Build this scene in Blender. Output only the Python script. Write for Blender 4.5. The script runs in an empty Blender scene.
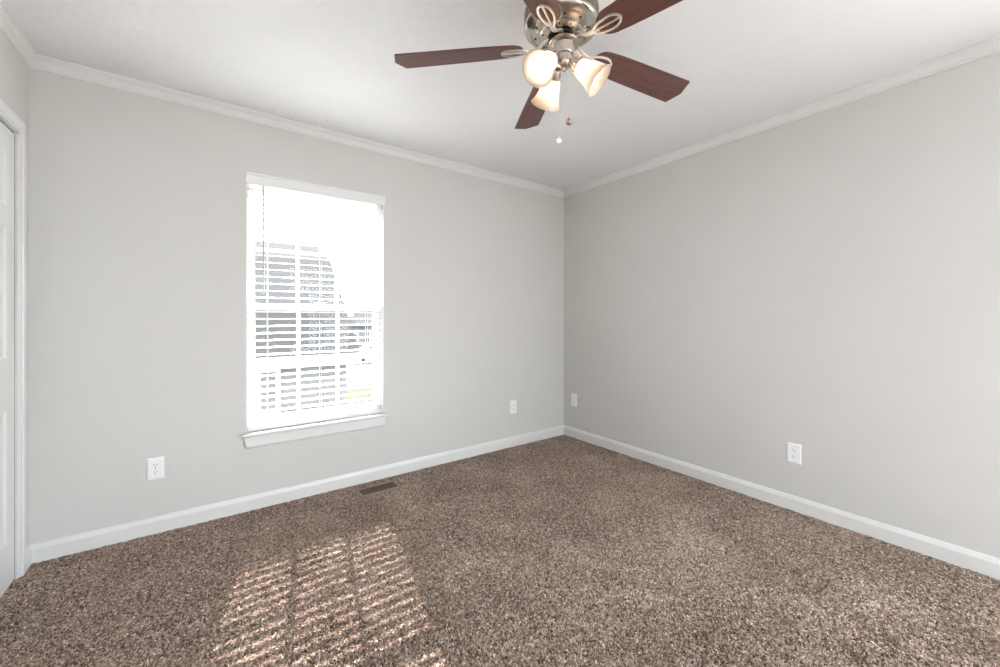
import bpy, bmesh, math, random
import numpy as np
from mathutils import Vector, Matrix

scene = bpy.context.scene
COL = scene.collection
R = math.radians

# ------------------------------------------------------------------ camera, sky, sun, exposure
cam_data = bpy.data.cameras.new('camera')
cam_data.sensor_fit = 'HORIZONTAL'
cam_data.sensor_width = 36.0
cam_data.lens = 14.4
cam_data.shift_y = -0.0175
cam_data.clip_start = 0.02
cam_data.clip_end = 300
camera = bpy.data.objects.new('camera', cam_data)
COL.objects.link(camera)
camera.location = (0, 0, 1.187)
camera.rotation_euler = (R(90), 0, -math.atan2(291, 400))
scene.camera = camera

scene.view_settings.view_transform = 'Standard'
scene.view_settings.look = 'None'
scene.view_settings.gamma = 1.0
scene.view_settings.use_curve_mapping = False
scene.view_settings.exposure = 1.01

world = bpy.data.worlds.new('overcast_sky')
scene.world = world
world.use_nodes = True
bg = world.node_tree.nodes['Background']
bg.inputs['Color'].default_value = (0.90, 0.967, 1.05, 1)
SKY = 8.0
bg.inputs['Strength'].default_value = SKY

sun_data = bpy.data.lights.new('sun', 'SUN')
sun_data.energy = 25.0
sun_data.angle = R(0.12)
sun_data.color = (1.0, 0.98, 0.965)
sun = bpy.data.objects.new('sun', sun_data)
COL.objects.link(sun)
sun.location = (4, 14, 12)
sun.rotation_euler = Vector((-0.305, -1.65, -1.25)).to_track_quat('-Z', 'Y').to_euler()
BULB = 9.0                      # radiance of the three bulbs of the fan

try:
    cy = scene.cycles
    cy.use_denoising = True
    cy.max_bounces = 16
    cy.diffuse_bounces = 10
    cy.glossy_bounces = 6
    cy.transmission_bounces = 10
    cy.transparent_max_bounces = 24
    cy.sample_clamp_indirect = 12.0
except Exception:
    pass

# ------------------------------------------------------------------ materials
def new_mat(name):
    m = bpy.data.materials.new(name)
    m.use_nodes = True
    nt = m.node_tree
    return m, nt, nt.nodes['Principled BSDF']

def noise(nt, scale, detail=3, rough=0.5, coord='Object', scl=None):
    tc = nt.nodes.new('ShaderNodeTexCoord')
    n = nt.nodes.new('ShaderNodeTexNoise')
    n.inputs['Scale'].default_value = scale
    n.inputs['Detail'].default_value = detail
    n.inputs['Roughness'].default_value = rough
    if scl:
        mp = nt.nodes.new('ShaderNodeMapping')
        mp.inputs['Scale'].default_value = scl
        nt.links.new(tc.outputs[coord], mp.inputs['Vector'])
        nt.links.new(mp.outputs['Vector'], n.inputs['Vector'])
    else:
        nt.links.new(tc.outputs[coord], n.inputs['Vector'])
    return n

def ramp(nt, src, stops):
    r = nt.nodes.new('ShaderNodeValToRGB')
    els = r.color_ramp.elements
    els[0].position, els[0].color = stops[0][0], (*stops[0][1], 1)
    els[1].position, els[1].color = stops[-1][0], (*stops[-1][1], 1)
    for p, c in stops[1:-1]:
        e = els.new(p)
        e.color = (*c, 1)
    nt.links.new(src, r.inputs['Fac'])
    return r

def bump(nt, src, bsdf, strength, dist):
    b = nt.nodes.new('ShaderNodeBump')
    b.inputs['Strength'].default_value = strength
    b.inputs['Distance'].default_value = dist
    nt.links.new(src, b.inputs['Height'])
    nt.links.new(b.outputs['Normal'], bsdf.inputs['Normal'])

def plain(name, col, rough=0.5, metal=0.0, spec=0.5, var=0.04, scale=30, bstr=0.0, bdist=0.001, scl=None):
    m, nt, b = new_mat(name)
    n = noise(nt, scale, scl=scl)
    lo = tuple(max(0, c * (1 - var)) for c in col)
    hi = tuple(min(1, c * (1 + var)) for c in col)
    r = ramp(nt, n.outputs['Fac'], [(0.3, lo), (0.7, hi)])
    nt.links.new(r.outputs['Color'], b.inputs['Base Color'])
    b.inputs['Roughness'].default_value = rough
    b.inputs['Metallic'].default_value = metal
    b.inputs['Specular IOR Level'].default_value = spec
    if bstr:
        bump(nt, n.outputs['Fac'], b, bstr, bdist)
    return m

M_wall = plain('greige_wall_paint', (0.60, 0.59, 0.565), 0.6, spec=0.3, var=0.012, scale=2.0)
def ceiling_mat():
    m, nt, b = new_mat('textured_ceiling_paint')
    b.inputs['Base Color'].default_value = (0.775, 0.78, 0.785, 1)
    b.inputs['Roughness'].default_value = 0.8
    n = noise(nt, 14, 4, 0.55)
    r = ramp(nt, n.outputs['Fac'], [(0.42, (0, 0, 0)), (0.62, (1, 1, 1))])
    bump(nt, r.outputs['Color'], b, 0.28, 0.004)
    return m
M_ceil = ceiling_mat()
M_trim = plain('white_trim_enamel', (0.70, 0.70, 0.685), 0.32, var=0.01, scale=6)
M_door = plain('white_door_enamel', (0.70, 0.70, 0.685), 0.30, var=0.01, scale=6)
M_vinyl = plain('white_window_vinyl', (0.84, 0.84, 0.83), 0.35, var=0.01, scale=8)
M_slat = plain('white_blind_slat', (0.76, 0.76, 0.75), 0.4, var=0.01, scale=8)
M_cord = plain('white_ladder_cord', (0.80, 0.80, 0.78), 0.8, var=0.03, scale=200)
M_wand = plain('clear_grey_wand', (0.42, 0.42, 0.43), 0.25, var=0.03, scale=60)
M_plate = plain('white_outlet_plastic', (0.84, 0.84, 0.85), 0.3, var=0.01, scale=40)
M_slot = plain('dark_outlet_slot', (0.04, 0.04, 0.04), 0.6)
M_nickel = plain('brushed_nickel', (0.56, 0.51, 0.455), 0.24, metal=1.0, var=0.06, scale=40, scl=(1, 1, 14))
M_iron = plain('satin_nickel', (0.86, 0.82, 0.77), 0.38, metal=1.0, var=0.05, scale=60)
M_fob = plain('antique_bronze_fob', (0.34, 0.25, 0.21), 0.3, metal=0.8, var=0.15, scale=80)
M_black = plain('black_flywheel_rubber', (0.012, 0.012, 0.012), 0.45)
M_screw = plain('bright_screw_steel', (0.75, 0.74, 0.72), 0.2, metal=1.0)
M_vent = plain('bronze_register_enamel', (0.19, 0.122, 0.085), 0.45, var=0.08, scale=60)
M_flange = plain('tan_register_enamel', (0.29, 0.215, 0.17), 0.5, var=0.08, scale=60)
M_recess = plain('dark_recess', (0.015, 0.012, 0.010), 0.7)  # near-black for recesses; also paints the shade line at the door edge

def wood_mat():
    m, nt, b = new_mat('mahogany_blade_veneer')
    n = noise(nt, 9, 6, 0.65, scl=(0.55, 9, 9))
    n.inputs['Distortion'].default_value = 0.5
    r = ramp(nt, n.outputs['Fac'], [(0.28, (0.078, 0.034, 0.029)), (0.5, (0.120, 0.054, 0.045)), (0.72, (0.165, 0.080, 0.064))])
    nt.links.new(r.outputs['Color'], b.inputs['Base Color'])
    b.inputs['Roughness'].default_value = 0.42
    b.inputs['Specular IOR Level'].default_value = 0.4
    return m
M_wood = wood_mat()

def frosted_mat():
    m = bpy.data.materials.new('frosted_shade_glass')
    m.use_nodes = True
    nt = m.node_tree
    nt.nodes.remove(nt.nodes['Principled BSDF'])
    out = nt.nodes['Material Output']
    n = noise(nt, 18, 3)
    r = ramp(nt, n.outputs['Fac'], [(0.3, (0.80, 0.71, 0.63)), (0.7, (0.84, 0.75, 0.67))])
    tr = nt.nodes.new('ShaderNodeBsdfTranslucent')
    df = nt.nodes.new('ShaderNodeBsdfDiffuse')
    gl = nt.nodes.new('ShaderNodeBsdfGlossy')
    gl.inputs['Roughness'].default_value = 0.25
    nt.links.new(r.outputs['Color'], tr.inputs['Color'])
    df.inputs['Color'].default_value = (0.60, 0.54, 0.48, 1)
    mx = nt.nodes.new('ShaderNodeMixShader')
    mx.inputs['Fac'].default_value = 0.58
    nt.links.new(df.outputs[0], mx.inputs[1])
    nt.links.new(tr.outputs[0], mx.inputs[2])
    m2 = nt.nodes.new('ShaderNodeMixShader')
    m2.inputs['Fac'].default_value = 0.06
    nt.links.new(mx.outputs[0], m2.inputs[1])
    nt.links.new(gl.outputs[0], m2.inputs[2])
    nt.links.new(m2.outputs[0], out.inputs['Surface'])
    return m
M_shade = frosted_mat()

def bulb_mat():
    m = bpy.data.materials.new('lit_bulb_glass')
    m.use_nodes = True
    nt = m.node_tree
    b = nt.nodes['Principled BSDF']
    b.inputs['Base Color'].default_value = (0.9, 0.88, 0.84, 1)
    n = noise(nt, 8)
    r = ramp(nt, n.outputs['Fac'], [(0.3, (1.0, 0.85, 0.68)), (0.7, (1.0, 0.88, 0.72))])
    nt.links.new(r.outputs['Color'], b.inputs['Emission Color'])
    b.inputs['Emission Strength'].default_value = BULB
    return m
M_bulb = bulb_mat()

def thin_glass(name, tint=(0.97, 0.98, 0.98)):
    m = bpy.data.materials.new(name)
    m.use_nodes = True
    nt = m.node_tree
    nt.nodes.remove(nt.nodes['Principled BSDF'])
    out = nt.nodes['Material Output']
    t = nt.nodes.new('ShaderNodeBsdfTransparent')
    t.inputs['Color'].default_value = (*tint, 1)
    g = nt.nodes.new('ShaderNodeBsdfGlossy')
    g.inputs['Roughness'].default_value = 0.02
    lw_ = nt.nodes.new('ShaderNodeLayerWeight')
    lw_.inputs['Blend'].default_value = 0.5
    pw = nt.nodes.new('ShaderNodeMath')
    pw.operation = 'POWER'
    pw.inputs[1].default_value = 5.0
    nt.links.new(lw_.outputs['Facing'], pw.inputs[0])
    ma = nt.nodes.new('ShaderNodeMath')
    ma.operation = 'MULTIPLY_ADD'
    ma.inputs[1].default_value = 0.60
    ma.inputs[2].default_value = 0.08
    nt.links.new(pw.outputs[0], ma.inputs[0])
    g.inputs['Color'].default_value = (0.12, 0.12, 0.12, 1)
    mx = nt.nodes.new('ShaderNodeMixShader')
    nt.links.new(ma.outputs[0], mx.inputs['Fac'])
    nt.links.new(t.outputs[0], mx.inputs[1])
    nt.links.new(g.outputs[0], mx.inputs[2])
    nt.links.new(mx.outputs[0], out.inputs['Surface'])
    return m
M_glass = thin_glass('window_glass')

def screen_mat():
    m = bpy.data.materials.new('grey_insect_mesh')
    m.use_nodes = True
    nt = m.node_tree
    nt.nodes.remove(nt.nodes['Principled BSDF'])
    out = nt.nodes['Material Output']
    t = nt.nodes.new('ShaderNodeBsdfTransparent')
    t.inputs['Color'].default_value = (0.75, 0.75, 0.75, 1)
    d = nt.nodes.new('ShaderNodeBsdfDiffuse')
    n = noise(nt, 400)
    r = ramp(nt, n.outputs['Fac'], [(0.3, (0.10, 0.10, 0.10)), (0.7, (0.14, 0.14, 0.14))])
    nt.links.new(r.outputs['Color'], d.inputs['Color'])
    mx = nt.nodes.new('ShaderNodeMixShader')
    mx.inputs['Fac'].default_value = 0.06
    nt.links.new(t.outputs[0], mx.inputs[1])
    nt.links.new(d.outputs[0], mx.inputs[2])
    nt.links.new(mx.outputs[0], out.inputs['Surface'])
    return m
M_screen = screen_mat()

CARPET = [(0.08, (0.108, 0.072, 0.054)), (0.40, (0.315, 0.235, 0.187)), (0.62, (0.445, 0.348, 0.287)), (0.92, (0.75, 0.635, 0.55))]
def carpet_backing():
    m, nt, b = new_mat('brown_carpet_backing')
    n = noise(nt, 150, 4, 0.7)
    r = ramp(nt, n.outputs['Fac'], [(0.3, (0.22, 0.16, 0.13)), (0.7, (0.42, 0.32, 0.27))])
    nt.links.new(r.outputs['Color'], b.inputs['Base Color'])
    b.inputs['Roughness'].default_value = 0.95
    b.inputs['Specular IOR Level'].default_value = 0.05
    return m
def carpet_fibre():
    m, nt, b = new_mat('brown_carpet_yarn')
    at = nt.nodes.new('ShaderNodeAttribute')
    at.attribute_name = 'shade'
    r = ramp(nt, at.outputs['Fac'], CARPET)
    nt.links.new(r.outputs['Color'], b.inputs['Base Color'])
    b.inputs['Roughness'].default_value = 0.9
    b.inputs['Specular IOR Level'].default_value = 0.08
    return m
M_backing = carpet_backing()
M_yarn = carpet_fibre()

def siding_mat(name, col, pitch):
    m, nt, b = new_mat(name)
    tc = nt.nodes.new('ShaderNodeTexCoord')
    w = nt.nodes.new('ShaderNodeTexWave')
    w.wave_type = 'BANDS'
    w.bands_direction = 'Z'
    w.wave_profile = 'SAW'
    w.inputs['Scale'].default_value = 0.314 / pitch
    nt.links.new(tc.outputs['Object'], w.inputs['Vector'])
    n = noise(nt, 1.2)
    r = ramp(nt, n.outputs['Fac'], [(0.3, tuple(c * 0.94 for c in col)), (0.7, tuple(c * 1.06 for c in col))])
    nt.links.new(r.outputs['Color'], b.inputs['Base Color'])
    b.inputs['Roughness'].default_value = 0.7
    bump(nt, w.outputs['Fac'], b, 0.3, 0.01)
    return m
M_siding = siding_mat('grey_lap_siding', (0.118, 0.114, 0.110), 0.12)
M_siding2 = siding_mat('pale_lap_siding', (0.085, 0.085, 0.088), 0.12)
M_shingle = plain('grey_roof_shingle', (0.047, 0.0447, 0.0425), 0.95, spec=0.0, var=0.04, scale=3.5, scl=(1, 4, 4))
M_shingle2 = plain('pale_roof_shingle', (0.062, 0.059, 0.056), 0.95, spec=0.0, var=0.05, scale=3.5, scl=(1, 4, 4))
M_white_ext = plain('white_exterior_trim', (0.75, 0.75, 0.74), 0.5)
M_dark_pane = plain('dark_house_glass', (0.060, 0.062, 0.066), 0.4, var=0.3, scale=2)
M_found = plain('grey_concrete_block', (0.10, 0.10, 0.10), 0.9, var=0.15, scale=3)
M_grass = plain('pale_green_lawn', (0.034, 0.043, 0.015), 0.95, spec=0.1, var=0.30, scale=2.5, bstr=0.5, bdist=0.03)
M_street = plain('grey_asphalt', (0.032, 0.030, 0.028), 0.9, spec=0.15, var=0.18, scale=1.5)
M_walk = plain('pale_concrete', (0.30, 0.29, 0.28), 0.9, var=0.08, scale=2)
M_carpaint = plain('white_car_paint', (0.70, 0.70, 0.70), 0.3)
M_tyre = plain('black_tyre', (0.02, 0.02, 0.02), 0.8)

# ------------------------------------------------------------------ geometry helpers
class MB:
    """collects solids and links them as ONE mesh object"""
    def __init__(self):
        self.bm = bmesh.new()

    def box(self, x0, x1, y0, y1, z0, z1, bev=0.0, seg=2):
        b2 = bmesh.new()
        bmesh.ops.create_cube(b2, size=1)
        for v in b2.verts:
            v.co = Vector(((x0 + x1) / 2 + v.co.x * (x1 - x0), (y0 + y1) / 2 + v.co.y * (y1 - y0), (z0 + z1) / 2 + v.co.z * (z1 - z0)))
        if bev:
            bmesh.ops.bevel(b2, geom=b2.edges[:], offset=bev, segments=seg, profile=0.5, affect='EDGES')
        self.merge(b2)
        return self

    def merge(self, b2, mat=None):
        me = bpy.data.meshes.new('tmp')
        b2.to_mesh(me)
        b2.free()
        if mat is not None:
            me.transform(mat)
        self.bm.from_mesh(me)
        bpy.data.meshes.remove(me)

    def faces(self, verts, faces):
        vs = [self.bm.verts.new(v) for v in verts]
        for f in faces:
            try:
                self.bm.faces.new([vs[i] for i in f])
            except ValueError:
                pass
        return self

    def lathe(self, prof, seg=48, mat=Matrix.Identity(4), close=False):
        """prof: (radius, z) points turned about Z"""
        rings = []
        for r, z in prof:
            if r < 1e-6:
                rings.append([self.bm.verts.new(mat @ Vector((0, 0, z)))])
            else:
                rings.append([self.bm.verts.new(mat @ Vector((r * math.cos(2 * math.pi * k / seg), r * math.sin(2 * math.pi * k / seg), z))) for k in range(seg)])
        pairs = list(zip(rings[:-1], rings[1:]))
        if close:
            pairs.append((rings[-1], rings[0]))
        for a, b in pairs:
            for k in range(seg):
                k2 = (k + 1) % seg
                if len(a) == 1 and len(b) == 1:
                    continue
                if len(a) == 1:
                    self.bm.faces.new([a[0], b[k], b[k2]])
                elif len(b) == 1:
                    self.bm.faces.new([a[k], b[0], a[k2]])
                else:
                    self.bm.faces.new([a[k], b[k], b[k2], a[k2]])
        return self

    def sweep(self, pts, sect, closed=False, up=Vector((0, 0, 1)), mat=Matrix.Identity(4)):
        """sect: (side, up) points swept along pts"""
        pts = [Vector(p) for p in pts]
        n = len(pts)
        rings = []
        for i, p in enumerate(pts):
            if closed:
                t = pts[(i + 1) % n] - pts[i - 1]
            else:
                t = pts[min(i + 1, n - 1)] - pts[max(i - 1, 0)]
            t.normalize()
            s = t.cross(up)
            if s.length < 1e-5:
                s = t.cross(Vector((1, 0, 0)))
            s.normalize()
            u = s.cross(t)
            rings.append([self.bm.verts.new(mat @ (p + s * a + u * b)) for a, b in sect])
        m = len(sect)
        rng = range(n) if closed else range(n - 1)
        for i in rng:
            a, b = rings[i], rings[(i + 1) % n]
            for k in range(m):
                self.bm.faces.new([a[k], b[k], b[(k + 1) % m], a[(k + 1) % m]])
        if not closed:
            self.bm.faces.new(rings[0][::-1])
            self.bm.faces.new(rings[-1])
        return self

    def tube(self, pts, r, seg=10, closed=False, mat=Matrix.Identity(4)):
        return self.sweep(pts, [(r * math.cos(2 * math.pi * k / seg), r * math.sin(2 * math.pi * k / seg)) for k in range(seg)], closed, mat=mat)

    def prism(self, outline, z0, z1, mat=Matrix.Identity(4)):
        """outline (x, y) extruded from z0 to z1"""
        lo = [self.bm.verts.new(mat @ Vector((x, y, z0))) for x, y in outline]
        hi = [self.bm.verts.new(mat @ Vector((x, y, z1))) for x, y in outline]
        self.bm.faces.new(lo[::-1])
        self.bm.faces.new(hi)
        n = len(outline)
        for k in range(n):
            self.bm.faces.new([lo[k], lo[(k + 1) % n], hi[(k + 1) % n], hi[k]])
        return self

    def build(self, name, mat, parent=None, smooth=False, bevel=0.0, angle=40):
        bmesh.ops.recalc_face_normals(self.bm, faces=self.bm.faces[:])
        me = bpy.data.meshes.new(name)
        self.bm.to_mesh(me)
        self.bm.free()
        if isinstance(mat, (list, tuple)):
            for m in mat:
                me.materials.append(m)
        else:
            me.materials.append(mat)
        if smooth:
            me.polygons.foreach_set('use_smooth', [True] * len(me.polygons))
            try:
                me.set_sharp_from_angle(angle=R(angle))
            except Exception:
                pass
        o = bpy.data.objects.new(name, me)
        COL.objects.link(o)
        if parent is not None:
            o.parent = parent
        if bevel:
            bv = o.modifiers.new('edge', 'BEVEL')
            bv.width = bevel
            bv.segments = 2
            bv.limit_method = 'ANGLE'
        return o

def empty(name, loc=(0, 0, 0), rot=(0, 0, 0)):
    o = bpy.data.objects.new(name, None)
    o.empty_display_size = 0.1
    COL.objects.link(o)
    o.location = loc
    o.rotation_euler = rot
    return o

def tag(o, label, cat, group=None, kind=None):
    o['label'] = label
    o['category'] = cat
    if group:
        o['group'] = group
    if kind:
        o['kind'] = kind
    return o

def copy_tree(o, parent=None):
    c = o.copy()
    COL.objects.link(c)
    if parent is not None:
        c.parent = parent
    for ch in list(o.children):
        copy_tree(ch, c)
    return c

# ------------------------------------------------------------------ room shell
XL, XR, YB, YF, H = -0.70, 2.89, 2.88, -2.20, 2.44
TH = 0.14
WX0, WX1, WZ0, WZ1 = 0.183, 1.040, 0.452, 2.060          # window opening in the back wall
FX0, FX1, FZ0, FZ1 = 1.15, 2.30, 0.06, 2.15  # first opening added for fill light, unseen in the front wall
LY0, LY1, LZ0, LZ1 = -2.14, -1.50, 0.60, 2.10          # third opening added for fill light, in the left wall behind the camera
RY0, RY1, RZ0, RZ1 = -2.14, -0.25, 0.10, 2.14          # second opening added for fill light, in the right wall              # unseen, behind the camera
DY0, DY1, DZ1 = 1.22, 2.748, 2.016                       # closet opening in the left wall
VX0, VX1, VY0, VY1 = 0.822, 1.064, 2.668, 2.776          # floor register grille

def wall_with_hole(axis, a0, a1, at, th, hole, name, label):
    """wall plane along axis ('X' or 'Y') from a0 to a1, inner face at 'at', thickness th (signed)"""
    b = MB()
    h0, h1, z0, z1 = hole
    for (p0, p1, q0, q1) in ((a0, h0, 0, H), (h1, a1, 0, H), (h0, h1, 0, z0), (h0, h1, z1, H)):
        if p1 - p0 < 1e-4 or q1 - q0 < 1e-4:
            continue
        t0, t1 = sorted((at, at + th))
        if axis == 'X':
            b.box(p0, p1, t0, t1, q0, q1)
        else:
            b.box(t0, t1, p0, p1, q0, q1)
    o = b.build(name, M_wall)
    return tag(o, label, 'wall', kind='structure')

wall_with_hole('X', XL - TH, XR + TH, YB, TH, (WX0, WX1, WZ0, WZ1), 'wall_back', 'light greige painted wall with the window in it')
wall_with_hole('Y', YF - TH, YB, XR, TH, (RY0, RY1, RZ0, RZ1), 'wall_right', 'plain light greige wall right of the far corner')
wall_with_hole('Y', 0.2, YB, XL, -TH, (DY0, DY1, 0, DZ1), 'wall_left', 'narrow strip of greige wall around the white door')
wall_with_hole('Y', YF - TH, 0.2, XL, -TH, (LY0, LY1, LZ0, LZ1), 'wall_left', 'greige left wall beside the viewer')
wall_with_hole('X', XL, XR, YF, -TH, (FX0, FX1, FZ0, FZ1), 'wall_front', 'greige wall behind the viewer')
c = MB().box(XL - TH, XR + TH, YF - TH, YB + TH, H, H + 0.12).build('ceiling', M_ceil)
tag(c, 'white lightly textured ceiling with the fan mounted on it', 'ceiling', kind='structure')

# floor: slab with carpet backing, and the pile standing on it
PILE0 = -0.008
f = MB().box(XL - TH, XR + TH, YF - TH, YB + TH, -0.14, PILE0).build('floor', M_backing)
tag(f, 'brown flecked wall-to-wall carpet floor', 'floor', kind='structure')

def carpet_pile():
    rng = np.random.default_rng(7)
    x0, x1, y0, y1 = XL - 0.05, XR, -0.15, YB
    dens = 66000
    n = int((x1 - x0) * (y1 - y0) * dens)
    x = rng.uniform(x0, x1, n)
    y = rng.uniform(y0, y1, n)
    vent = (x > VX0 - 0.022) & (x < VX1 + 0.022) & (y > VY0 - 0.022) & (y < VY1 + 0.022)
    edge = (x < XL + 0.002) & (y > DY1)
    # leave out what lies behind and beside the lens, outside any nearby view
    th = math.atan2(291, 400)
    fwd = x * math.sin(th) + y * math.cos(th)
    keep = ~vent & ~edge & (fwd > 0.75)
    x, y = x[keep], y[keep]
    n = len(x)
    # clumps: neighbouring tufts lean and twist alike
    def field(cell, seed):
        g = np.random.default_rng(seed)
        gx, gy = int((x1 - x0) / cell) + 3, int((y1 - y0) / cell) + 3
        v = g.normal(size=(gx, gy))
        u, w_ = (x - x0) / cell, (y - y0) / cell
        i, j = u.astype(int), w_.astype(int)
        a, b = u - i, w_ - j
        return v[i, j] * (1 - a) * (1 - b) + v[i + 1, j] * a * (1 - b) + v[i, j + 1] * (1 - a) * b + v[i + 1, j + 1] * a * b
    lx = field(0.008, 1) * 0.8 + rng.normal(size=n) * 0.7 + field(0.25, 8) * 0.25
    ly = field(0.008, 2) * 0.8 + rng.normal(size=n) * 0.7 + field(0.25, 9) * 0.25
    hgt = 0.0100 + 0.0006 * field(0.02, 3) + 0.0008 * rng.normal(size=n) + 0.0006 * field(0.3, 4)
    hgt = np.clip(hgt, 0.006, 0.014)
    shade = 0.45 + 0.19 * field(0.0055, 5) + 0.17 * rng.normal(size=n) + 0.045 * field(0.16, 6)
    S = 4
    P = np.zeros((n, S, 3), np.float32)
    ph = rng.uniform(0, 6.28, n)
    for k in range(S):
        t = k / (S - 1)
        P[:, k, 0] = x + lx * 0.0038 * t ** 1.5 + 0.0012 * np.cos(ph + 3 * t)
        P[:, k, 1] = y + ly * 0.0038 * t ** 1.5 + 0.0012 * np.sin(ph + 3 * t)
        P[:, k, 2] = PILE0 + hgt * t * (1 - 0.10 * t * np.minimum(lx ** 2 + ly ** 2, 4))
    P[:, :, 0] = np.minimum(P[:, :, 0], XR - 0.002)
    P[:, :, 1] = np.minimum(P[:, :, 1], YB - 0.002)
    rad = np.empty((n, S), np.float32)
    rad[:] = np.array([0.0016, 0.0023, 0.0027, 0.0021])[None, :]
    hc = bpy.data.hair_curves.new('carpet_pile')
    hc.add_curves([S] * n)
    hc.position_data.foreach_set('vector', P.reshape(-1))
    ra = hc.attributes.get('radius') or hc.attributes.new('radius', 'FLOAT', 'POINT')
    ra.data.foreach_set('value', rad.reshape(-1))
    sa = hc.attributes.new('shade', 'FLOAT', 'CURVE')
    sa.data.foreach_set('value', np.clip(shade, 0, 1).astype(np.float32))
    hc.materials.append(M_yarn)
    o = bpy.data.objects.new('carpet_pile', hc)
    COL.objects.link(o)
    o.parent = f
    o['kind'] = 'stuff'
    return o
carpet_pile()

# mouldings: profile (depth from the wall, z) run along a wall, mitred into both corners
def moulding(name, prof, wall, a0, a1, mat, label, m0=1, m1=1, cat='trim'):
    b = MB()
    rings = []
    for a, m, sgn in ((a0, m0, 1), (a1, m1, -1)):
        ring = []
        for d, z in prof:
            t = a + sgn * m * d
            if wall == 'back':
                v = (t, YB - d, z)
            elif wall == 'right':
                v = (XR - d, t, z)
            elif wall == 'left':
                v = (XL + d, t, z)
            else:
                v = (t, YF + d, z)
            ring.append(b.bm.verts.new(v))
        rings.append(ring)
    n = len(prof)
    for k in range(n):
        b.bm.faces.new([rings[0][k], rings[1][k], rings[1][(k + 1) % n], rings[0][(k + 1) % n]])
    b.bm.faces.new(rings[0][::-1])
    b.bm.faces.new(rings[1])
    o = b.build(name, mat)
    return tag(o, label, cat, kind='structure')

CROWN = [(0.0, H), (0.0, H - 0.058), (0.007, H - 0.058), (0.009, H - 0.054), (0.009, H - 0.048), (0.013, H - 0.046),
         (0.018, H - 0.034), (0.026, H - 0.023), (0.036, H - 0.016), (0.038, H - 0.012), (0.044, H - 0.010), (0.046, H - 0.006), (0.046, H)]
CROWN = [(d * 0.70, H - (H - z) * 1.06) for d, z in CROWN]
BASE = [(0.0, -0.01), (0.014, -0.01), (0.014, 0.066), (0.0125, 0.071), (0.0115, 0.073), (0.0075, 0.084), (0.0045, 0.089), (0.0, 0.090)]
moulding('trim_1', CROWN, 'back', XL, XR, M_trim, 'white crown moulding along the top of the window wall')
moulding('trim_2', CROWN, 'right', YF, YB, M_trim, 'white crown moulding along the top of the right wall')
moulding('trim_3', CROWN, 'left', YF, YB, M_trim, 'white crown moulding above the panelled door')
moulding('baseboard_back', BASE, 'back', XL, XR, M_trim, 'white baseboard under the window', cat='baseboard')
moulding('baseboard_right', BASE, 'right', YF, YB, M_trim, 'white baseboard along the plain right wall', cat='baseboard')
moulding('baseboard_left', BASE, 'left', DY1 + 0.0485, YB, M_trim, 'short white baseboard between door casing and corner', m0=0, cat='baseboard')

# ------------------------------------------------------------------ closet door in the left wall
door = empty('door_1', (XL, (DY0 + DY1) / 2, 0))
tag(door, 'white panelled door in the left wall, beside the corner', 'door', kind='structure')
def rel(o, root):
    o.parent = root
    o.matrix_parent_inverse = Matrix.Translation(-Vector(root.location))
    return o
def casing_piece(y0, y1, z0, z1, inner):
    b = MB().box(XL, XL + 0.010, y0, y1, z0, z1, 0.0015)
    if inner == 'y0':
        b.box(XL, XL + 0.015, y0 + 0.012, y1, z0, z1, 0.003)
    elif inner == 'y1':
        b.box(XL, XL + 0.015, y0, y1 - 0.012, z0, z1, 0.003)
    else:
        b.box(XL, XL + 0.015, y0, y1, z0 + 0.012, z1, 0.003)
    return b
cas = casing_piece(DY1 - 0.001, DY1 + 0.048, -0.01, DZ1 + 0.057, 'y0')
rel(cas.build('door_casing', M_trim), door)
rel(casing_piece(DY0 - 0.057, DY0 + 0.001, -0.01, DZ1 + 0.057, 'y1').build('door_casing', M_trim), door)
rel(casing_piece(DY0, DY1, DZ1 - 0.001, DZ1 + 0.057, 'z').build('door_casing', M_trim), door)
jm = MB().box(XL - TH, XL + 0.001, DY1 - 0.004, DY1 + 0.012, -0.01, DZ1)
jm.box(XL - TH, XL + 0.001, DY0 - 0.012, DY0 + 0.004, -0.01, DZ1).box(XL - TH, XL + 0.001, DY0, DY1, DZ1 - 0.004, DZ1 + 0.012)
rel(jm.build('jamb', M_trim), door)
rel(MB().box(XL - 0.030, XL - 0.0078, DY1 - 0.0145, DY1 - 0.004, 0.0, DZ1 - 0.014).build('gap_shade', M_recess), door)  # dark strip standing in for the shade between leaf and jamb
rel(MB().box(XL - 0.034, XL - 0.012, DY0 + 0.01, DY1 - 0.008, DZ1 - 0.012, DZ1 - 0.004).build('track', M_recess), door)
# dark closet behind
rel(MB().box(XL - TH - 0.02, XL - TH, DY0 - 0.05, DY1 + 0.05, 0, DZ1 + 0.05).build('closet_back', M_recess), door)

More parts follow.
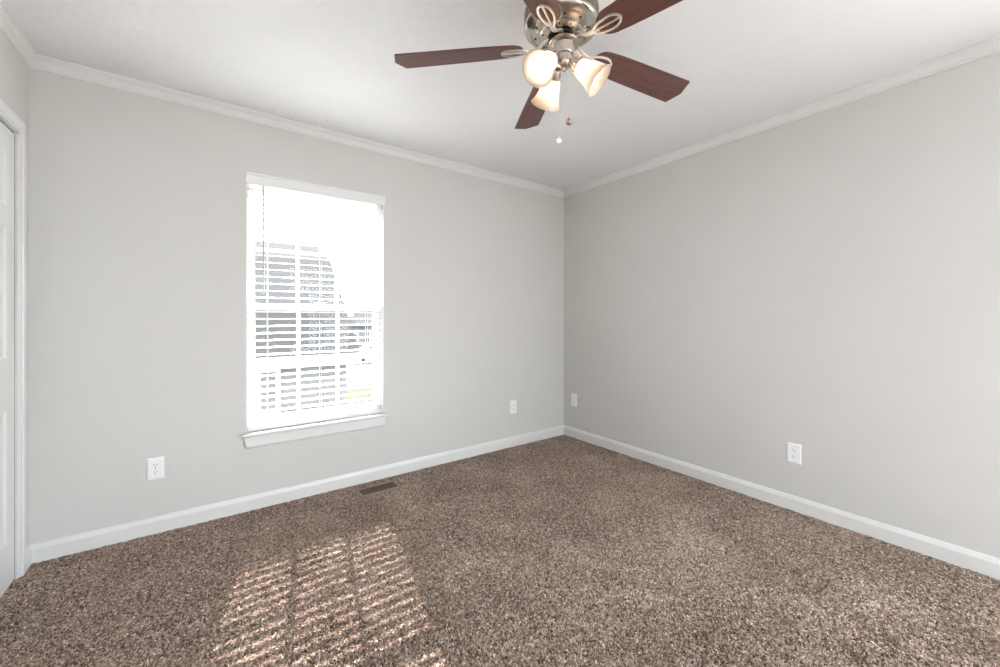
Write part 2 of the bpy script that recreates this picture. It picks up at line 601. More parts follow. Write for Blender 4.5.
def raised_leaf(y0, y1, z0, z1, xf, th):
    """door leaf with sunk, raised-field panels, built as a height field on its face"""
    b = MB()
    st = 0.085
    mid = (y0 + y1) / 2
    panels = []
    for (pz0, pz1) in ((0.20, 0.775), (1.00, 1.575), (1.665, 1.90)):
        panels.append((y0 + st, y1 - st, pz0, pz1))
    ys, zs = {y0, y1}, {z0, z1}
    for p in panels:
        ys |= {p[0], p[1]}
        zs |= {p[2], p[3]}
    ys, zs = sorted(ys), sorted(zs)
    def quad(pts):
        b.faces(pts, [tuple(range(len(pts)))])
    for i in range(len(ys) - 1):
        for j in range(len(zs) - 1):
            a0, a1, c0, c1 = ys[i], ys[i + 1], zs[j], zs[j + 1]
            hit = [p for p in panels if abs(p[0] - a0) < 1e-6 and abs(p[2] - c0) < 1e-6]
            if not hit:
                quad([(xf, a0, c0), (xf, a1, c0), (xf, a1, c1), (xf, a0, c1)])
                continue
            steps = [(0, 0), (0.004, -0.003), (0.010, -0.008), (0.016, -0.008), (0.042, -0.0015)]
            prev = None
            for ins, dx in steps:
                ring = [(xf + dx, a0 + ins, c0 + ins), (xf + dx, a1 - ins, c0 + ins), (xf + dx, a1 - ins, c1 - ins), (xf + dx, a0 + ins, c1 - ins)]
                if prev:
                    for k in range(4):
                        quad([prev[k], prev[(k + 1) % 4], ring[(k + 1) % 4], ring[k]])
                prev = ring
            quad(prev)
    xb = xf - th
    quad([(xb, y0, z0), (xb, y0, z1), (xb, y1, z1), (xb, y1, z0)])
    quad([(xf, y0, z0), (xf, y0, z1), (xb, y0, z1), (xb, y0, z0)])
    quad([(xf, y1, z0), (xb, y1, z0), (xb, y1, z1), (xf, y1, z1)])
    quad([(xf, y0, z0), (xb, y0, z0), (xb, y1, z0), (xf, y1, z0)])
    quad([(xf, y0, z1), (xf, y1, z1), (xb, y1, z1), (xb, y0, z1)])
    bmesh.ops.remove_doubles(b.bm, verts=b.bm.verts[:], dist=1e-5)
    return b
lw = (DY1 - DY0 - 0.0175) / 4
for k in range(4):
    ya = DY0 + 0.006 + k * lw
    lf = raised_leaf(ya, ya + lw - 0.003, 0.008, DZ1 - 0.014, XL - 0.006, 0.034)
    lo = lf.build('door_leaf', M_door)
    rel(lo, door)
    if k in (1, 2):
        yk = ya + (lw - 0.04 if k == 1 else 0.04)
        kb = MB().lathe([(0, 0.030), (0.012, 0.028), (0.015, 0.022), (0.012, 0.014), (0.007, 0.010), (0.007, 0)], 20,
                        Matrix.Translation((XL - 0.006, yk, 0.92)) @ Matrix.Rotation(R(90), 4, 'Y'))
        kn = kb.build('door_knob', M_nickel, smooth=True)
        kn.parent = lo

# ------------------------------------------------------------------ window in the back wall
win = empty('window_1', ((WX0 + WX1) / 2, YB, WZ0))
tag(win, 'white double-hung window with grilles behind the open blind', 'window', kind='structure')
YS = YB + 0.070                                # inner face of the lower sash
b = MB()
fz0 = 0.47
b.box(WX0, WX0 + 0.022, YS - 0.010, YB + TH, fz0, WZ1).box(WX1 - 0.022, WX1, YS - 0.010, YB + TH, fz0, WZ1)
b.box(WX0, WX1, YS - 0.010, YB + TH, WZ1 - 0.03, WZ1).box(WX0, WX1, YS - 0.010, YB + TH, WZ0, 0.50)
rel(b.build('window_frame', M_vinyl, bevel=0.002), win)
# plaster return painted white round the opening
b = MB().box(WX0 - 0.0005, WX0 + 0.004, YB, YS - 0.010, fz0, WZ1).box(WX1 - 0.004, WX1 + 0.0005, YB, YS - 0.010, fz0, WZ1)
b.box(WX0, WX1, YB, YS - 0.010, WZ1 - 0.004, WZ1 + 0.0005)
rel(b.build('reveal', M_trim), win)
GX0, GX1 = 0.236, 0.985
def sash(y0, y1, z0, z1, gz0, gz1, screen):
    s = MB()
    s.box(WX0 + 0.020, GX0, y0, y1, z0, z1).box(GX1, WX1 - 0.020, y0, y1, z0, z1)
    s.box(GX0, GX1, y0, y1, z0, gz0).box(GX0, GX1, y0, y1, gz1, z1)
    so = rel(s.build('sash', M_vinyl, bevel=0.002), win)
    ym = (y0 + y1) / 2
    m = MB()
    for k in (1, 2):
        xm = GX0 + (GX1 - GX0) * k / 3
        m.box(xm - 0.011, xm + 0.011, ym - 0.009, ym + 0.009, gz0, gz1)
    zm = (gz0 + gz1) / 2
    m.box(GX0, GX1, ym - 0.0085, ym + 0.0085, zm - 0.011, zm + 0.011)
    mo = m.build('muntin', M_vinyl, bevel=0.0015)
    mo.parent = so
    g = MB().faces([(GX0, ym, gz0), (GX1, ym, gz0), (GX1, ym, gz1), (GX0, ym, gz1)], [(0, 1, 2, 3)])
    go = g.build('pane', M_glass)
    go.parent = so
    return so
sash(YS, YS + 0.030, 0.500, 1.265, 0.548, 1.229, True)
sash(YS + 0.032, YS + 0.062, 1.225, WZ1 - 0.028, 1.268, 1.965, False)
sc = MB().faces([(GX0 - 0.01, YB + TH - 0.006, 0.51), (GX1 + 0.01, YB + TH - 0.006, 0.51), (GX1 + 0.01, YB + TH - 0.006, 1.245), (GX0 - 0.01, YB + TH - 0.006, 1.245)], [(0, 1, 2, 3)])
rel(sc.build('insect_screen', M_screen), win)
lk = MB().box(0.585, 0.635, YS + 0.004, YS + 0.030, 1.264, 1.276, 0.003).box(0.600, 0.650, YS - 0.004, YS + 0.012, 1.272, 1.280, 0.003)
rel(lk.build('sash_lock', M_vinyl), win)
# stool with rounded nose, apron below
b = MB()
prof = [(YS - 0.002, 0.452), (YS - 0.002, 0.474), (2.850, 0.474), (2.8445, 0.4715), (2.842, 0.467), (2.842, 0.459), (2.8445, 0.4545), (2.850, 0.452)]
def yz_prism(b, prof, xa, xb):
    lo = [b.bm.verts.new((xa, y, z)) for y, z in prof]
    hi = [b.bm.verts.new((xb, y, z)) for y, z in prof]
    b.bm.faces.new(lo)
    b.bm.faces.new(hi[::-1])
    n = len(prof)
    for k in range(n):
        b.bm.faces.new([lo[k], hi[k], hi[(k + 1) % n], lo[(k + 1) % n]])
yz_prism(b, [p for p in prof if True], WX0, WX1)
nose = [(YB, 0.452), (YB, 0.474)] + prof[2:]
yz_prism(b, nose, 0.160, WX0)
yz_prism(b, nose, WX1, 1.060)
rel(b.build('window_sill', M_trim), win)
b = MB()
ap = [(YB, 0.378), (YB, 0.452), (2.864, 0.452), (2.864, 0.392), (2.868, 0.382), (2.873, 0.378)]
lo = [b.bm.verts.new((0.172 + (0.452 - z) * 0.16, y, z)) for y, z in ap]
hi = [b.bm.verts.new((1.050 - (0.452 - z) * 0.16, y, z)) for y, z in ap]
b.bm.faces.new(lo)
b.bm.faces.new(hi[::-1])
for k in range(len(ap)):
    b.bm.faces.new([lo[k], hi[k], hi[(k + 1) % len(ap)], lo[(k + 1) % len(ap)]])
rel(b.build('window_apron', M_trim), win)

# ------------------------------------------------------------------ horizontal blind hanging in the window
blind = empty('window_blind', ((WX0 + WX1) / 2, YB + 0.03, 0.476))
tag(blind, 'white horizontal slat blind hanging open in the window', 'window blind')
SX0, SX1 = WX0 + 0.0065, WX1 - 0.0065
SY = YB + 0.030
TILT = 8.0
pitch = 0.0447
b = MB()
z = 1.972
zs_ = []
while z > 0.515:
    zs_.append(z)
    z -= pitch
ct, st_ = math.cos(R(TILT)), math.sin(R(TILT))
for z in zs_:
    mat = Matrix.Translation(((SX0 + SX1) / 2, SY, z)) @ Matrix.Rotation(R(TILT), 4, 'X')
    b2 = bmesh.new()
    bmesh.ops.create_cube(b2, size=1)
    for v in b2.verts:
        v.co = Vector((v.co.x * (SX1 - SX0), v.co.y * 0.041, v.co.z * 0.0026))
    b.merge(b2, mat)
rel(b.build('slats', M_slat, bevel=0.0009), blind)
b = MB().box(WX0 + 0.005, WX1 - 0.005, YB + 0.006, YB + 0.050, 2.012, 2.055, 0.002)
rel(b.build('headrail', M_slat), blind)
b = MB()
vp = [(2.866, 1.997), (2.866, 2.048), (2.863, 2.053), (2.863, 2.062), (2.8745, 2.062), (2.8745, 1.997), (2.8725, 1.995), (2.868, 1.995)]
yz_prism(b, vp, WX0 - 0.004, WX1 + 0.004)
for xe in (WX0 - 0.004, WX1 - 0.001):
    b.box(xe, xe + 0.005, 2.8745, 2.8795, 1.997, 2.060)
rel(b.build('valance', M_slat, bevel=0.001), blind)
zb = zs_[-1] - 0.020
rel(MB().box(SX0, SX1, SY - 0.025, SY + 0.025, 0.478, 0.496, 0.003).build('bottom_rail', M_slat), blind)
for xl in (0.300, 0.611, 0.922):
    b = MB()
    for dy in (-0.0262, 0.0262):
        b.tube([(xl, SY + dy, 2.012), (xl, SY + dy, 0.49)], 0.0011, 6)
    for z in zs_:
        b.tube([(xl, SY - 0.026, z - 0.0022 - 0.026 * math.sin(R(TILT))), (xl, SY + 0.026, z - 0.0022 + 0.026 * math.sin(R(TILT)))], 0.0006, 4)
    rel(b.build('ladder_cord', M_cord), blind)
b = MB().tube([(0.2735, SY - 0.034, 1.994), (0.2735, SY - 0.034, 1.352)], 0.0052, 10)
b.lathe([(0, 0), (0.005, 0.002), (0.0058, 0.012), (0.0045, 0.03)], 12, Matrix.Translation((0.2735, SY - 0.034, 1.33)))
b.tube([(0.2735, SY - 0.034, 1.994), (0.2735, SY - 0.030, 2.004), (0.2735, SY - 0.02, 2.012)], 0.0016, 6)
rel(b.build('tilt_wand', M_wand, smooth=True), blind)

# ------------------------------------------------------------------ unseen windows added behind the viewer for fill daylight
def sky_portal(loc, wx, wz, into):
    # marks a window opening for the renderer's sky sampling; gives off no light of its own
    ld = bpy.data.lights.new('sky_portal', 'AREA')
    ld.shape = 'RECTANGLE'
    ld.size, ld.size_y = wx, wz
    ld.cycles.is_portal = True
    po = bpy.data.objects.new('sky_portal', ld)
    COL.objects.link(po)
    po.location = loc
    po.rotation_euler = into.to_track_quat('-Z', 'Z').to_euler()
    return po
sky_portal(((WX0 + WX1) / 2, YB + TH + 0.02, (WZ0 + WZ1) / 2), WX1 - WX0 + 0.1, WZ1 - WZ0 + 0.1, Vector((0, -1, 0)))
def fill_window(name, label, axis, at, sgn, a0, a1, z0, z1):  # builds an added window, out of view, that lets in fill daylight
    w2 = empty(name, (at if axis == 'Y' else (a0 + a1) / 2, at if axis == 'X' else (a0 + a1) / 2, z0))
    tag(w2, label, 'window', kind='structure')
    d0, d1 = sorted((at + sgn * 0.02, at + sgn * 0.10))
    b = MB()
    def bx(p0, p1, q0, q1):
        if axis == 'X':
            b.box(p0, p1, d0, d1, q0, q1)
        else:
            b.box(d0, d1, p0, p1, q0, q1)
    bx(a0, a0 + 0.05, z0, z1)
    bx(a1 - 0.05, a1, z0, z1)
    bx(a0 + 0.05, a1 - 0.05, z0, z0 + 0.05)
    bx(a0 + 0.05, a1 - 0.05, z1 - 0.05, z1)
    am = (a0 + a1) / 2
    bx(am - 0.03, am + 0.03, z0 + 0.05, z1 - 0.05)
    rel(b.build('window_frame', M_vinyl, bevel=0.003), w2)
    dm_ = at + sgn * 0.06
    c4 = [(a0 + 0.05, z0 + 0.05), (a1 - 0.05, z0 + 0.05), (a1 - 0.05, z1 - 0.05), (a0 + 0.05, z1 - 0.05)]
    P = [(a, dm_, z) if axis == 'X' else (dm_, a, z) for a, z in c4]
    rel(MB().faces(P, [(0, 1, 2, 3)]).build('pane', M_glass), w2)
    sky_portal((am, at + sgn * 0.15, (z0 + z1) / 2) if axis == 'X' else (at + sgn * 0.15, am, (z0 + z1) / 2), a1 - a0 + 0.2, z1 - z0 + 0.2, Vector((0, -sgn, 0)) if axis == 'X' else Vector((-sgn, 0, 0)))
fill_window('fill_window_2', 'unseen window added behind the viewer for fill daylight', 'X', YF, -1, FX0, FX1, FZ0, FZ1)
fill_window('fill_window_4', 'unseen window added in the left wall for fill daylight', 'Y', XL, -1, LY0, LY1, LZ0, LZ1)
fill_window('fill_window_3', 'unseen window added in the right wall for fill daylight', 'Y', XR, 1, RY0, RY1, RZ0, RZ1)

# ------------------------------------------------------------------ wall outlets
def make_outlet():
    root = empty('wall_outlet')
    # local: X along the wall, Z up, -Y out into the room
    b = MB()
    w_, h_ = 0.036, 0.0595
    outer = [(-w_, 0, -h_), (w_, 0, -h_), (w_, 0, h_), (-w_, 0, h_)]
    mid = [(-w_, -0.0035, -h_), (w_, -0.0035, -h_), (w_, -0.0035, h_), (-w_, -0.0035, h_)]
    e = 0.006
    inn = [(-w_ + e, -0.0065, -h_ + e), (w_ - e, -0.0065, -h_ + e), (w_ - e, -0.0065, h_ - e), (-w_ + e, -0.0065, h_ - e)]
    b.faces(outer + mid + inn, [(0, 1, 2, 3)] + [(k, (k + 1) % 4, 4 + (k + 1) % 4, 4 + k) for k in range(4)] +
            [(4 + k, 4 + (k + 1) % 4, 8 + (k + 1) % 4, 8 + k) for k in range(4)] + [(8, 9, 10, 11)])
    pl = b.build('cover_plate', M_plate, root, bevel=0.0008)
    for zc in (0.0195, -0.0195):
        b = MB()
        pts = []
        for k in range(28):
            a = 2 * math.pi * k / 28
            pts.append((0.0172 * math.cos(a), max(-0.0122, min(0.0122, 0.0172 * math.sin(a)))))
        mat = Matrix.Translation((0, -0.0062, zc)) @ Matrix.Rotation(R(90), 4, 'X')
        b.prism(pts, 0, 0.0022, mat)
        rc = b.build('receptacle', M_plate, root)
        s = MB()
        s.box(-0.0075, -0.0053, -0.0088, -0.0080, zc - 0.001, zc + 0.0075)
        s.box(0.0053, 0.0075, -0.0088, -0.0080, zc + 0.000, zc + 0.0070)
        s.prism([(0.0026 * math.cos(2 * math.pi * k / 12), 0.0026 * math.sin(2 * math.pi * k / 12)) for k in range(12)], 0, 0.0008,
                Matrix.Translation((0, -0.0080, zc - 0.0065)) @ Matrix.Rotation(R(90), 4, 'X'))
        so = s.build('slot', M_slot, rc)
    MB().lathe([(0, 0.0012), (0.0022, 0.0010), (0.003, 0)], 14, Matrix.Translation((0, -0.0064, 0)) @ Matrix.Rotation(R(90), 4, 'X')).build('screw', M_screw, root, smooth=True)
    return root
o0 = make_outlet()
spots = [((-0.236, YB, 0.353), 0, 'white duplex outlet plate on the window wall, left below the window'),
         ((2.243, YB, 0.357), 0, 'small white outlet plate on the window wall, just before the far corner'),
         ((XR, 2.738, 0.366), -90, 'small white outlet plate on the right wall, just past the far corner'),
         ((XR, 0.918, 0.349), -90, 'white duplex outlet plate alone in the middle of the right wall')]
for k, (loc, rz, lab) in enumerate(spots):
    o = o0 if k == 0 else copy_tree(o0)
    o.location = loc
    o.rotation_euler = (0, 0, R(rz))
    tag(o, lab, 'wall outlet', 'outlets low on the walls')

# ------------------------------------------------------------------ floor register
vent = empty('floor_register', ((VX0 + VX1) / 2, (VY0 + VY1) / 2, PILE0))
tag(vent, 'brown slotted metal floor vent in the carpet below the window', 'floor vent')
def vloc(o):
    return rel(o, vent)
b = MB()
fl = 0.013
for (x0, x1, y0, y1) in ((VX0 - fl, VX1 + fl, VY0 - fl, VY0), (VX0 - fl, VX1 + fl, VY1, VY1 + fl), (VX0 - fl, VX0, VY0, VY1), (VX1, VX1 + fl, VY0, VY1)):
    b.box(x0, x1, y0, y1, PILE0, 0.0015)
vloc(b.build('flange', M_flange, bevel=0.0015))
vloc(MB().box(VX0, VX1, VY0, VY1, PILE0, PILE0 + 0.001).build('duct_opening', M_recess))
b = MB()
nf = 20
for k in range(nf):
    xk = VX0 + (VX1 - VX0) * (k + 0.5) / nf
    b.box(xk - 0.0020, xk + 0.0020, VY0, VY1, -0.0040, 0.0005)
vloc(b.build('louvres', M_vent))

# ------------------------------------------------------------------ ceiling fan
FC = Vector((1.10, 1.09, 0))
RD = Vector((math.cos(math.atan2(291, 400)), -math.sin(math.atan2(291, 400)), 0))
HO = RD * -0.015                  # the housing hangs a little off the blades' centre
HM = Matrix.Translation(HO)
fan = empty('ceiling_fan', (FC.x, FC.y, H))
tag(fan, 'brushed nickel ceiling fan with five mahogany blades and three lit lamps', 'ceiling fan')
def up(z):
    return z - H
def fpart(mb, name, mat, **kw):
    return mb.build(name, mat, fan, **kw)
# canopy on the ceiling, motor housing with a vented collar
fpart(MB().lathe([(0, up(2.44)), (0.105, up(2.44)), (0.112, up(2.432)), (0.112, up(2.40)), (0.106, up(2.388)), (0.108, up(2.372)), (0, up(2.372))], 64), 'canopy', M_nickel, smooth=True)
mot = fpart(MB().lathe([(0, up(2.375)), (0.108, up(2.375)), (0.128, up(2.362)), (0.139, up(2.345)), (0.141, up(2.337)), (0.1355, up(2.335)), (0.1355, up(2.300)), (0.140, up(2.298)), (0.1415, up(2.290)),
                        (0.1385, up(2.283)), (0.133, up(2.279)), (0.116, up(2.2725)), (0.113, up(2.2735)), (0.110, up(2.2715)), (0.085, up(2.2615)), (0.082, up(2.262)), (0.079, up(2.2595)), (0.058, up(2.2525)), (0.050, up(2.2515)), (0, up(2.2515))], 96, HM), 'motor_housing', M_nickel, smooth=True, angle=35)
b = MB()
for k in range(64):
    a = 2 * math.pi * k / 64
    mt = HM @ Matrix.Rotation(a, 4, 'Z')
    b2 = bmesh.new()
    bmesh.ops.create_cube(b2, size=1)
    for v in b2.verts:
        v.co = Vector((0.138 + v.co.x * 0.006, v.co.y * 0.0062, up(2.3175) + v.co.z * 0.036))
    b.merge(b2, mt)
vr = b.build('vent_ribs', M_nickel, mot)
for k in range(10):
    a = 2 * math.pi * (k + 0.3) / 10
    for (rr, rad, zz) in ((0.100, 0.0044, 2.2673), (0.070, 0.0034, 2.2563)):
        aa = a + (0.10 if rr > 0.09 else -0.12)
        MB().lathe([(0, -0.0008), (rad, -0.0012), (rad, 0.004)], 12, HM @ Matrix.Translation((rr * math.cos(aa), rr * math.sin(aa), up(zz)))).build('vent_hole', M_black, mot)
for k in range(5):
    a = 2 * math.pi * (k + 0.1) / 5
    MB().lathe([(0, -0.004), (0.003, -0.0035), (0.0045, 0), (0.0045, 0.004)], 12, HM @ Matrix.Translation((0.092 * math.cos(a), 0.092 * math.sin(a), up(2.264)))).build('housing_screw', M_screw, mot, smooth=True)
fly = fpart(MB().lathe([(0, up(2.252)), (0.046, up(2.252)), (0.050, up(2.250)), (0.050, up(2.245)), (0.042, up(2.2435)), (0.042, up(2.238)), (0.050, up(2.2365)), (0.050, up(2.230)), (0.045, up(2.228)), (0, up(2.228))], 48, HM), 'flywheel', M_black, smooth=True)
# light kit: pan, switch housing, finial
KO = RD * -0.016 + Vector((0, 0, 0.002))
KM = Matrix.Translation(RD * -0.004 + Vector((0, 0, -0.008)))
fpart(MB().lathe([(0, up(2.242)), (0.040, up(2.242)), (0.058, up(2.236)), (0.060, up(2.231)), (0.056, up(2.228)), (0.040, up(2.226)), (0.0385, up(2.222)), (0.0385, up(2.192)), (0.0365, up(2.188)),
                  (0.0305, up(2.186)), (0.0300, up(2.160)), (0.0265, up(2.150)), (0.017, up(2.143)), (0.0085, up(2.140)), (0.0065, up(2.134)), (0.0045, up(2.130)), (0, up(2.129))], 48, KM), 'switch_housing', M_nickel, smooth=True)

# blades and their irons
def blade_outline():
    pts = []
    r0, r1, rt = 0.150, 0.645, 0.671
    up_, lo_ = [], []
    for k in range(0, 13):
        t = k / 12
        a = math.pi / 2 * t
        up_.append((r0 + 0.060 * (1 - math.cos(a)), 0.053 * math.sin(a) ** 0.8))
    for t in np.linspace(0.1, 1, 8):
        up_.append((r0 + 0.060 + (r1 - r0 - 0.060) * t, 0.053 + 0.0140 * t ** 0.6))
    up_.append((r1 + 0.004, 0.0650))
    up_.append((rt - 0.004, 0.014))
    up_.append((rt, 0.004))
    low = [(x, -y) for x, y in up_[::-1]]
    return up_ + low[:-1]
OUT = blade_outline()
def make_blade():
    b = MB().prism(OUT[::-1], -0.0030, 0.0030)
    bl = b.build('blade', M_wood, bevel=0.0014)
    # iron below the blade: an open oval loop with a centre bar, and a bent arm to the flywheel
    i = MB()
    zi = -0.0068
    loop = []
    n = 40
    for k in range(n):
        a = 2 * math.pi * k / n
        wid = 0.0255 * (1.0 + 0.22 * math.cos(a))
        loop.append((0.184 + 0.052 * math.cos(a), wid * math.sin(a), zi))
    sect = [(-0.0038, -0.0012), (-0.0020, -0.0026), (0.0020, -0.0026), (0.0038, -0.0012), (0.0038, 0.0036), (-0.0038, 0.0036)]
    i.sweep(loop, sect, closed=True)
    i.sweep([(0.136, 0, zi), (0.184, 0, zi), (0.234, 0, zi)], [(a * 0.72, c) for a, c in sect])
    arm = [(0.034, 0, 0.028), (0.052, 0, 0.028), (0.066, 0, 0.025), (0.080, 0, 0.016), (0.094, 0, 0.003), (0.110, 0, -0.005), (0.138, 0, zi)]
    i.sweep(arm, [(-0.0085, -0.003), (-0.006, -0.0048), (0.006, -0.0048), (0.0085, -0.003), (0.0085, 0.003), (-0.0085, 0.003)])
    io = i.build('blade_iron', M_iron, bl, smooth=True, angle=50)
    return bl
bl0 = make_blade()
for k, a in enumerate((-7.9, 62.6, 136.3, 208.3, 280.3)):
    bl = bl0 if k == 0 else copy_tree(bl0)
    bl.parent = fan
    bl.location = RD * -0.007 + Vector((0, 0, up(2.214)))
    bl.rotation_euler = (R(-12.5), 0, R(a))

# three lamps: arm with socket, bell shade, bulb
SP = [(0.0215, 0.000), (0.0235, 0.004), (0.0300, 0.012), (0.0350, 0.026), (0.0385, 0.044), (0.0420, 0.062), (0.0470, 0.080), (0.0535, 0.095), (0.0600, 0.106), (0.0625, 0.110)]
def make_lamp(a):
    ang = R(a)
    dirv = Vector((math.cos(ang), math.sin(ang), 0))
    neck = KO + dirv * 0.062 + Vector((0, 0, up(2.136)))
    mouth = KO + dirv * 0.1475 + Vector((0, 0, up(2.060)))
    ax = (mouth - neck).normalized()
    q = ax.to_track_quat('Z', 'Y').to_matrix().to_4x4()
    mat = Matrix.Translation(neck) @ q
    arm = MB()
    p0 = KO + dirv * 0.024 + Vector((0, 0, up(2.172)))
    p1 = KO + dirv * 0.036 + Vector((0, 0, up(2.171)))
    p2 = neck - ax * 0.028
    arm.tube([p0, p1, (p1 + p2) / 2 + Vector((0, 0, 0.002)), p2, neck - ax * 0.010], 0.0085, 14)
    arm.lathe([(0, -0.030), (0.012, -0.030), (0.020, -0.026), (0.0225, -0.020), (0.0225, -0.002), (0.0265, 0.000), (0.0275, 0.006), (0.0255, 0.010), (0.0200, 0.010), (0, 0.008)], 28, mat)
    for k in range(3):
        t = 2 * math.pi * k / 3 + 0.4
        arm.lathe([(0, 0.008), (0.003, 0.007), (0.0036, 0.002), (0.0022, 0.001), (0.0022, 0)], 10,
                  mat @ Matrix.Translation((0.0265 * math.cos(t), 0.0265 * math.sin(t), 0.004)) @ Matrix.Rotation(t, 4, 'Z') @ Matrix.Rotation(R(90), 4, 'Y'))
    fpart(arm, 'lamp_arm', M_nickel, smooth=True)
    prof = SP + [(r - 0.0028, z - 0.0005) for r, z in SP[::-1]]
    sh = fpart(MB().lathe(prof, 48, mat, close=True), 'lamp_shade', M_shade, smooth=True, angle=70)
    sh['label'] = 'frosted white glass bell shade, lit'
    bp = [(0, 0.008), (0.0125, 0.008), (0.0130, 0.024), (0.0170, 0.034), (0.0245, 0.048), (0.0272, 0.060), (0.0255, 0.072), (0.0195, 0.082), (0.010, 0.088), (0, 0.0895)]
    bu = MB().lathe(bp, 32, mat).build('bulb', M_bulb, sh, smooth=True)
    return sh
for a in (311.5, 71.5, 191.5):
    make_lamp(a)

# pull chains with little pendants
def chain(dx, dy, ztop, zbot, style):
    x, y = dx, dy
    b = MB().tube([(x, y, up(ztop)), (x, y, up(zbot + 0.018))], 0.0004, 6)
    n = int((ztop - zbot - 0.02) / 0.006)
    for k in range(n):
        zz = up(ztop) - k * 0.006
        b.lathe([(0, 0.0009), (0.0007, 0.0004), (0.0007, -0.0004), (0, -0.0009)], 6, Matrix.Translation((x, y, zz)))
    c = fpart(b, 'pull_chain', M_cord)
    mt = Matrix.Translation((x, y, up(zbot)))
    if style == 'ball':
        pr = [(0, 0.019), (0.0022, 0.018), (0.0028, 0.013), (0.0080, 0.0105), (0.0126, 0.004), (0.0135, -0.001), (0.0115, -0.006), (0.0060, -0.0105), (0, -0.0115)]
        p = MB().lathe(pr, 20, mt).build('pendant', M_fob, c, smooth=True)
    else:
        pr = [(0, 0.019), (0.002, 0.018), (0.0024, 0.012), (0.0085, 0.009), (0.0112, 0.003), (0.0112, -0.003), (0.007, -0.0080), (0, -0.010)]
        p = MB().lathe(pr, 20, mt).build('pendant', M_plate, c, smooth=True)
        p['label'] = 'pale pull-chain pendant'
rd = RD
fd = Vector((math.sin(math.atan2(291, 400)), math.cos(math.atan2(291, 400)), 0))
p = rd * 0.020 + fd * 0.034
chain(p.x, p.y, 2.170, 1.944, 'ball')
p = rd * -0.018 + fd * 0.034
chain(p.x, p.y, 2.170, 1.870, 'drop')

# ------------------------------------------------------------------ outdoors, seen through the slats
GZ = -2.5
g = MB().faces([(-30, YB + 0.6, GZ), (60, YB + 0.6, GZ), (60, 90, GZ), (-30, 90, GZ)], [(0, 1, 2, 3)]).build('ground', M_grass)
tag(g, 'pale green lawn below the window', 'lawn', kind='structure')
def oriented_strip(name, d0, d1, mat, z, label, cat):
    # strip square to the view axis of the street
    b = MB()
    A = fd
    P = []
    for d, s in ((d0, -40), (d0, 40), (d1, 40), (d1, -40)):
        v = A * d + rd * s
        P.append((v.x, v.y, z))
    b.faces(P + [(x, y, z - 0.05) for x, y, z in P], [(0, 1, 2, 3), (4, 5, 6, 7), (0, 1, 5, 4), (1, 2, 6, 5), (2, 3, 7, 6), (3, 0, 4, 7)])
    o = b.build(name, mat)
    return tag(o, label, cat, kind='structure')
pt = MB().box(-30, 40, -40, YB + 0.5, GZ - 0.05, GZ + 0.02).build('bounce_ground', M_walk)  # unseen slab added to set how much light reaches the ceiling from below
tag(pt, 'unseen pale concrete ground added for the light it bounces indoors', 'bounce_ground', kind='structure')
oriented_strip('street', 20.6, 32.5, M_street, GZ + 0.03, 'grey street beyond the lawn', 'street')
oriented_strip('pavement', 32.5, 36.0, M_walk, GZ + 0.05, 'pale concrete pavement across the street', 'pavement')

def house_window(root, x0, x1, y, z0, z1, fr=0.14):
    b = MB()
    b.box(x0 - fr, x0, y - 0.06, y + 0.02, z0 - fr, z1 + fr).box(x1, x1 + fr, y - 0.06, y + 0.02, z0 - fr, z1 + fr)
    b.box(x0, x1, y - 0.06, y + 0.02, z1, z1 + fr).box(x0, x1, y - 0.06, y + 0.02, z0 - fr, z0)
    b.box(x0, x1, y - 0.045, y + 0.01, (z0 + z1) / 2 - 0.03, (z0 + z1) / 2 + 0.03)
    o = rel(b.build('window', M_white_ext), root)
    pn = MB().box(x0, x1, y - 0.02, y - 0.005, z0, z1).build('pane', M_dark_pane)
    pn.parent = o
    pn.matrix_parent_inverse = o.matrix_parent_inverse.copy()

# near house with a gambrel roof
hx0, hx1 = -7.0, 4.25
ye, yk, yr, yk2, ye2 = 15.4, 20.0, 22.4, 24.8, 29.4
ze, zk, zr = -0.20, 3.75, 4.80
nh = empty('neighbor_house', (0, 20, GZ))
tag(nh, 'grey house with a gambrel roof filling the left panes', 'house')
b = MB().box(hx0 + 0.3, hx1, ye + 0.45, ye2 - 0.45, GZ + 0.45, ze + 0.25)
gab = [(ye + 0.6, ze), (yk, zk - 0.15), (yr, zr - 0.15), (yk2, zk - 0.15), (ye2 - 0.6, ze)]
yz_prism(b, gab, hx0 + 0.3, hx1)
rel(b.build('wall', M_siding), nh)
rel(MB().box(hx0 + 0.35, hx1 - 0.05, ye + 0.5, ye2 - 0.5, GZ, GZ + 0.45).build('foundation', M_found), nh)
b = MB()
rp = [(ye, ze), (yk, zk), (yr, zr), (yk2, zk), (ye2, ze), (ye2, ze - 0.12), (yk2 - 0.06, zk - 0.16), (yr, zr - 0.14), (yk + 0.06, zk - 0.16), (ye, ze - 0.12)]
yz_prism(b, rp, hx0, hx1 + 0.4)
rel(b.build('roof', M_shingle), nh)
b = MB().box(hx0, hx1 + 0.4, ye - 0.10, ye + 0.03, ze - 0.34, ze - 0.01).box(hx0, hx1 + 0.4, ye, ye + 0.5, ze - 0.36, ze - 0.33)
rel(b.build('gutter', M_white_ext), nh)
def px_on(yw, x):
    # X on the plane Y = yw seen in column x of the photograph's frame
    return yw * math.tan(math.atan2(291, 400) + math.atan((x - 500) / 400))
yw = ye + 0.45
house_window(nh, px_on(yw, 260.5), px_on(yw, 275.5), yw, -2.05, -0.75)
house_window(nh, -3.2, -2.3, yw, -2.05, -0.75)

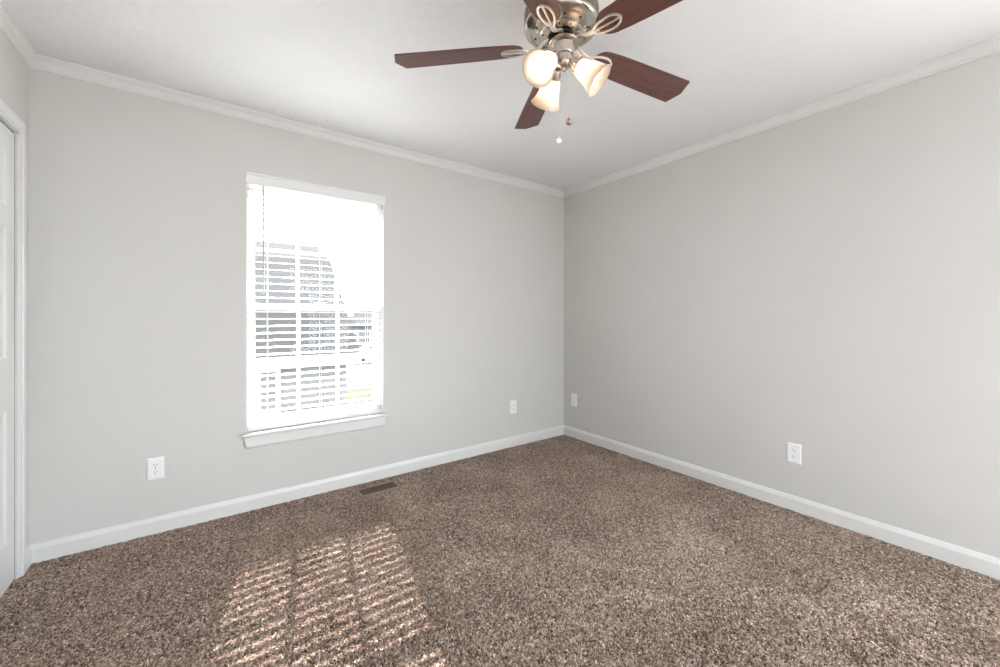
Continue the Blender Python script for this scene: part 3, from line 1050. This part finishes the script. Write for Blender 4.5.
# far house across the street
fh = empty('neighbor_house', (14, 44, GZ))
tag(fh, 'small pale grey house across the street in the right pane', 'house')
fx0, fx1, fy0, fy1 = 10.0, 21.0, 38.5, 46.5
fe, fr_ = 0.35, 2.55
b = MB().box(fx0, fx1, fy0, fy1, GZ, fe + 0.2)
yz_prism(b, [(fy0, fe), ((fy0 + fy1) / 2, fr_ - 0.2), (fy1, fe)], fx0, fx1)
rel(b.build('wall', M_siding2), fh)
b = MB()
yz_prism(b, [(fy0 - 0.4, fe), ((fy0 + fy1) / 2, fr_), (fy1 + 0.4, fe), (fy1 + 0.4, fe - 0.15), ((fy0 + fy1) / 2, fr_ - 0.2), (fy0 - 0.4, fe - 0.15)], fx0 - 0.4, fx1 + 0.4)
rel(b.build('roof', M_shingle2), fh)
dm = MB().box(10.55, 11.35, fy0 + 1.2, fy0 + 3.2, 0.75, 1.55)
yz_prism(dm, [(fy0 + 1.1, 1.5), (fy0 + 2.2, 1.85), (fy0 + 3.3, 1.5)], 10.45, 11.45)
rel(dm.build('dormer', M_white_ext), fh)
house_window(fh, 10.75, 11.35, fy0, -1.5, -0.45, 0.05)
house_window(fh, 12.55, 13.5, fy0, -1.7, -0.25, 0.05)

# parked car across the street
car = empty('parked_car', (11.0, 32.6, GZ + 0.05))
tag(car, 'white car parked across the street in the right pane', 'car')
cz = GZ + 0.05
def car_part(mb, name, mat, **kw):
    return rel(mb.build(name, mat, **kw), car)
b = MB()
prof = [(-2.1, 0.28), (-2.15, 0.62), (-1.95, 0.82), (-1.05, 0.93), (-0.45, 1.38), (0.75, 1.42), (1.45, 0.98), (2.05, 0.90), (2.15, 0.55), (2.1, 0.28)]
lo = [b.bm.verts.new((11.0 + x, 31.75, cz + z)) for x, z in prof]
hi = [b.bm.verts.new((11.0 + x, 33.45, cz + z)) for x, z in prof]
b.bm.faces.new(lo)
b.bm.faces.new(hi[::-1])
for k in range(len(prof)):
    b.bm.faces.new([lo[k], hi[k], hi[(k + 1) % len(prof)], lo[(k + 1) % len(prof)]])
car_part(b, 'body', M_carpaint, bevel=0.06)
b = MB()
for pts in ([(-0.95, 0.95), (-0.42, 1.32), (0.08, 1.34), (0.08, 0.95)], [(0.16, 0.95), (0.16, 1.34), (0.70, 1.35), (1.25, 0.99)]):
    vs = [b.bm.verts.new((11.0 + x, 31.74, cz + z)) for x, z in pts]
    vt = [b.bm.verts.new((11.0 + x, 31.80, cz + z)) for x, z in pts]
    b.bm.faces.new(vs)
    b.bm.faces.new(vt[::-1])
    for k in range(4):
        b.bm.faces.new([vs[k], vt[k], vt[(k + 1) % 4], vs[(k + 1) % 4]])
car_part(b, 'side_window', M_dark_pane)
for xw in (-1.35, 1.35):
    for yw2 in (31.80, 33.40):
        car_part(MB().lathe([(0, -0.1), (0.30, -0.1), (0.32, -0.06), (0.32, 0.06), (0.30, 0.1), (0, 0.1)], 20, Matrix.Translation((11.0 + xw, yw2, cz + 0.32)) @ Matrix.Rotation(R(90), 4, 'X')), 'wheel', M_tyre)
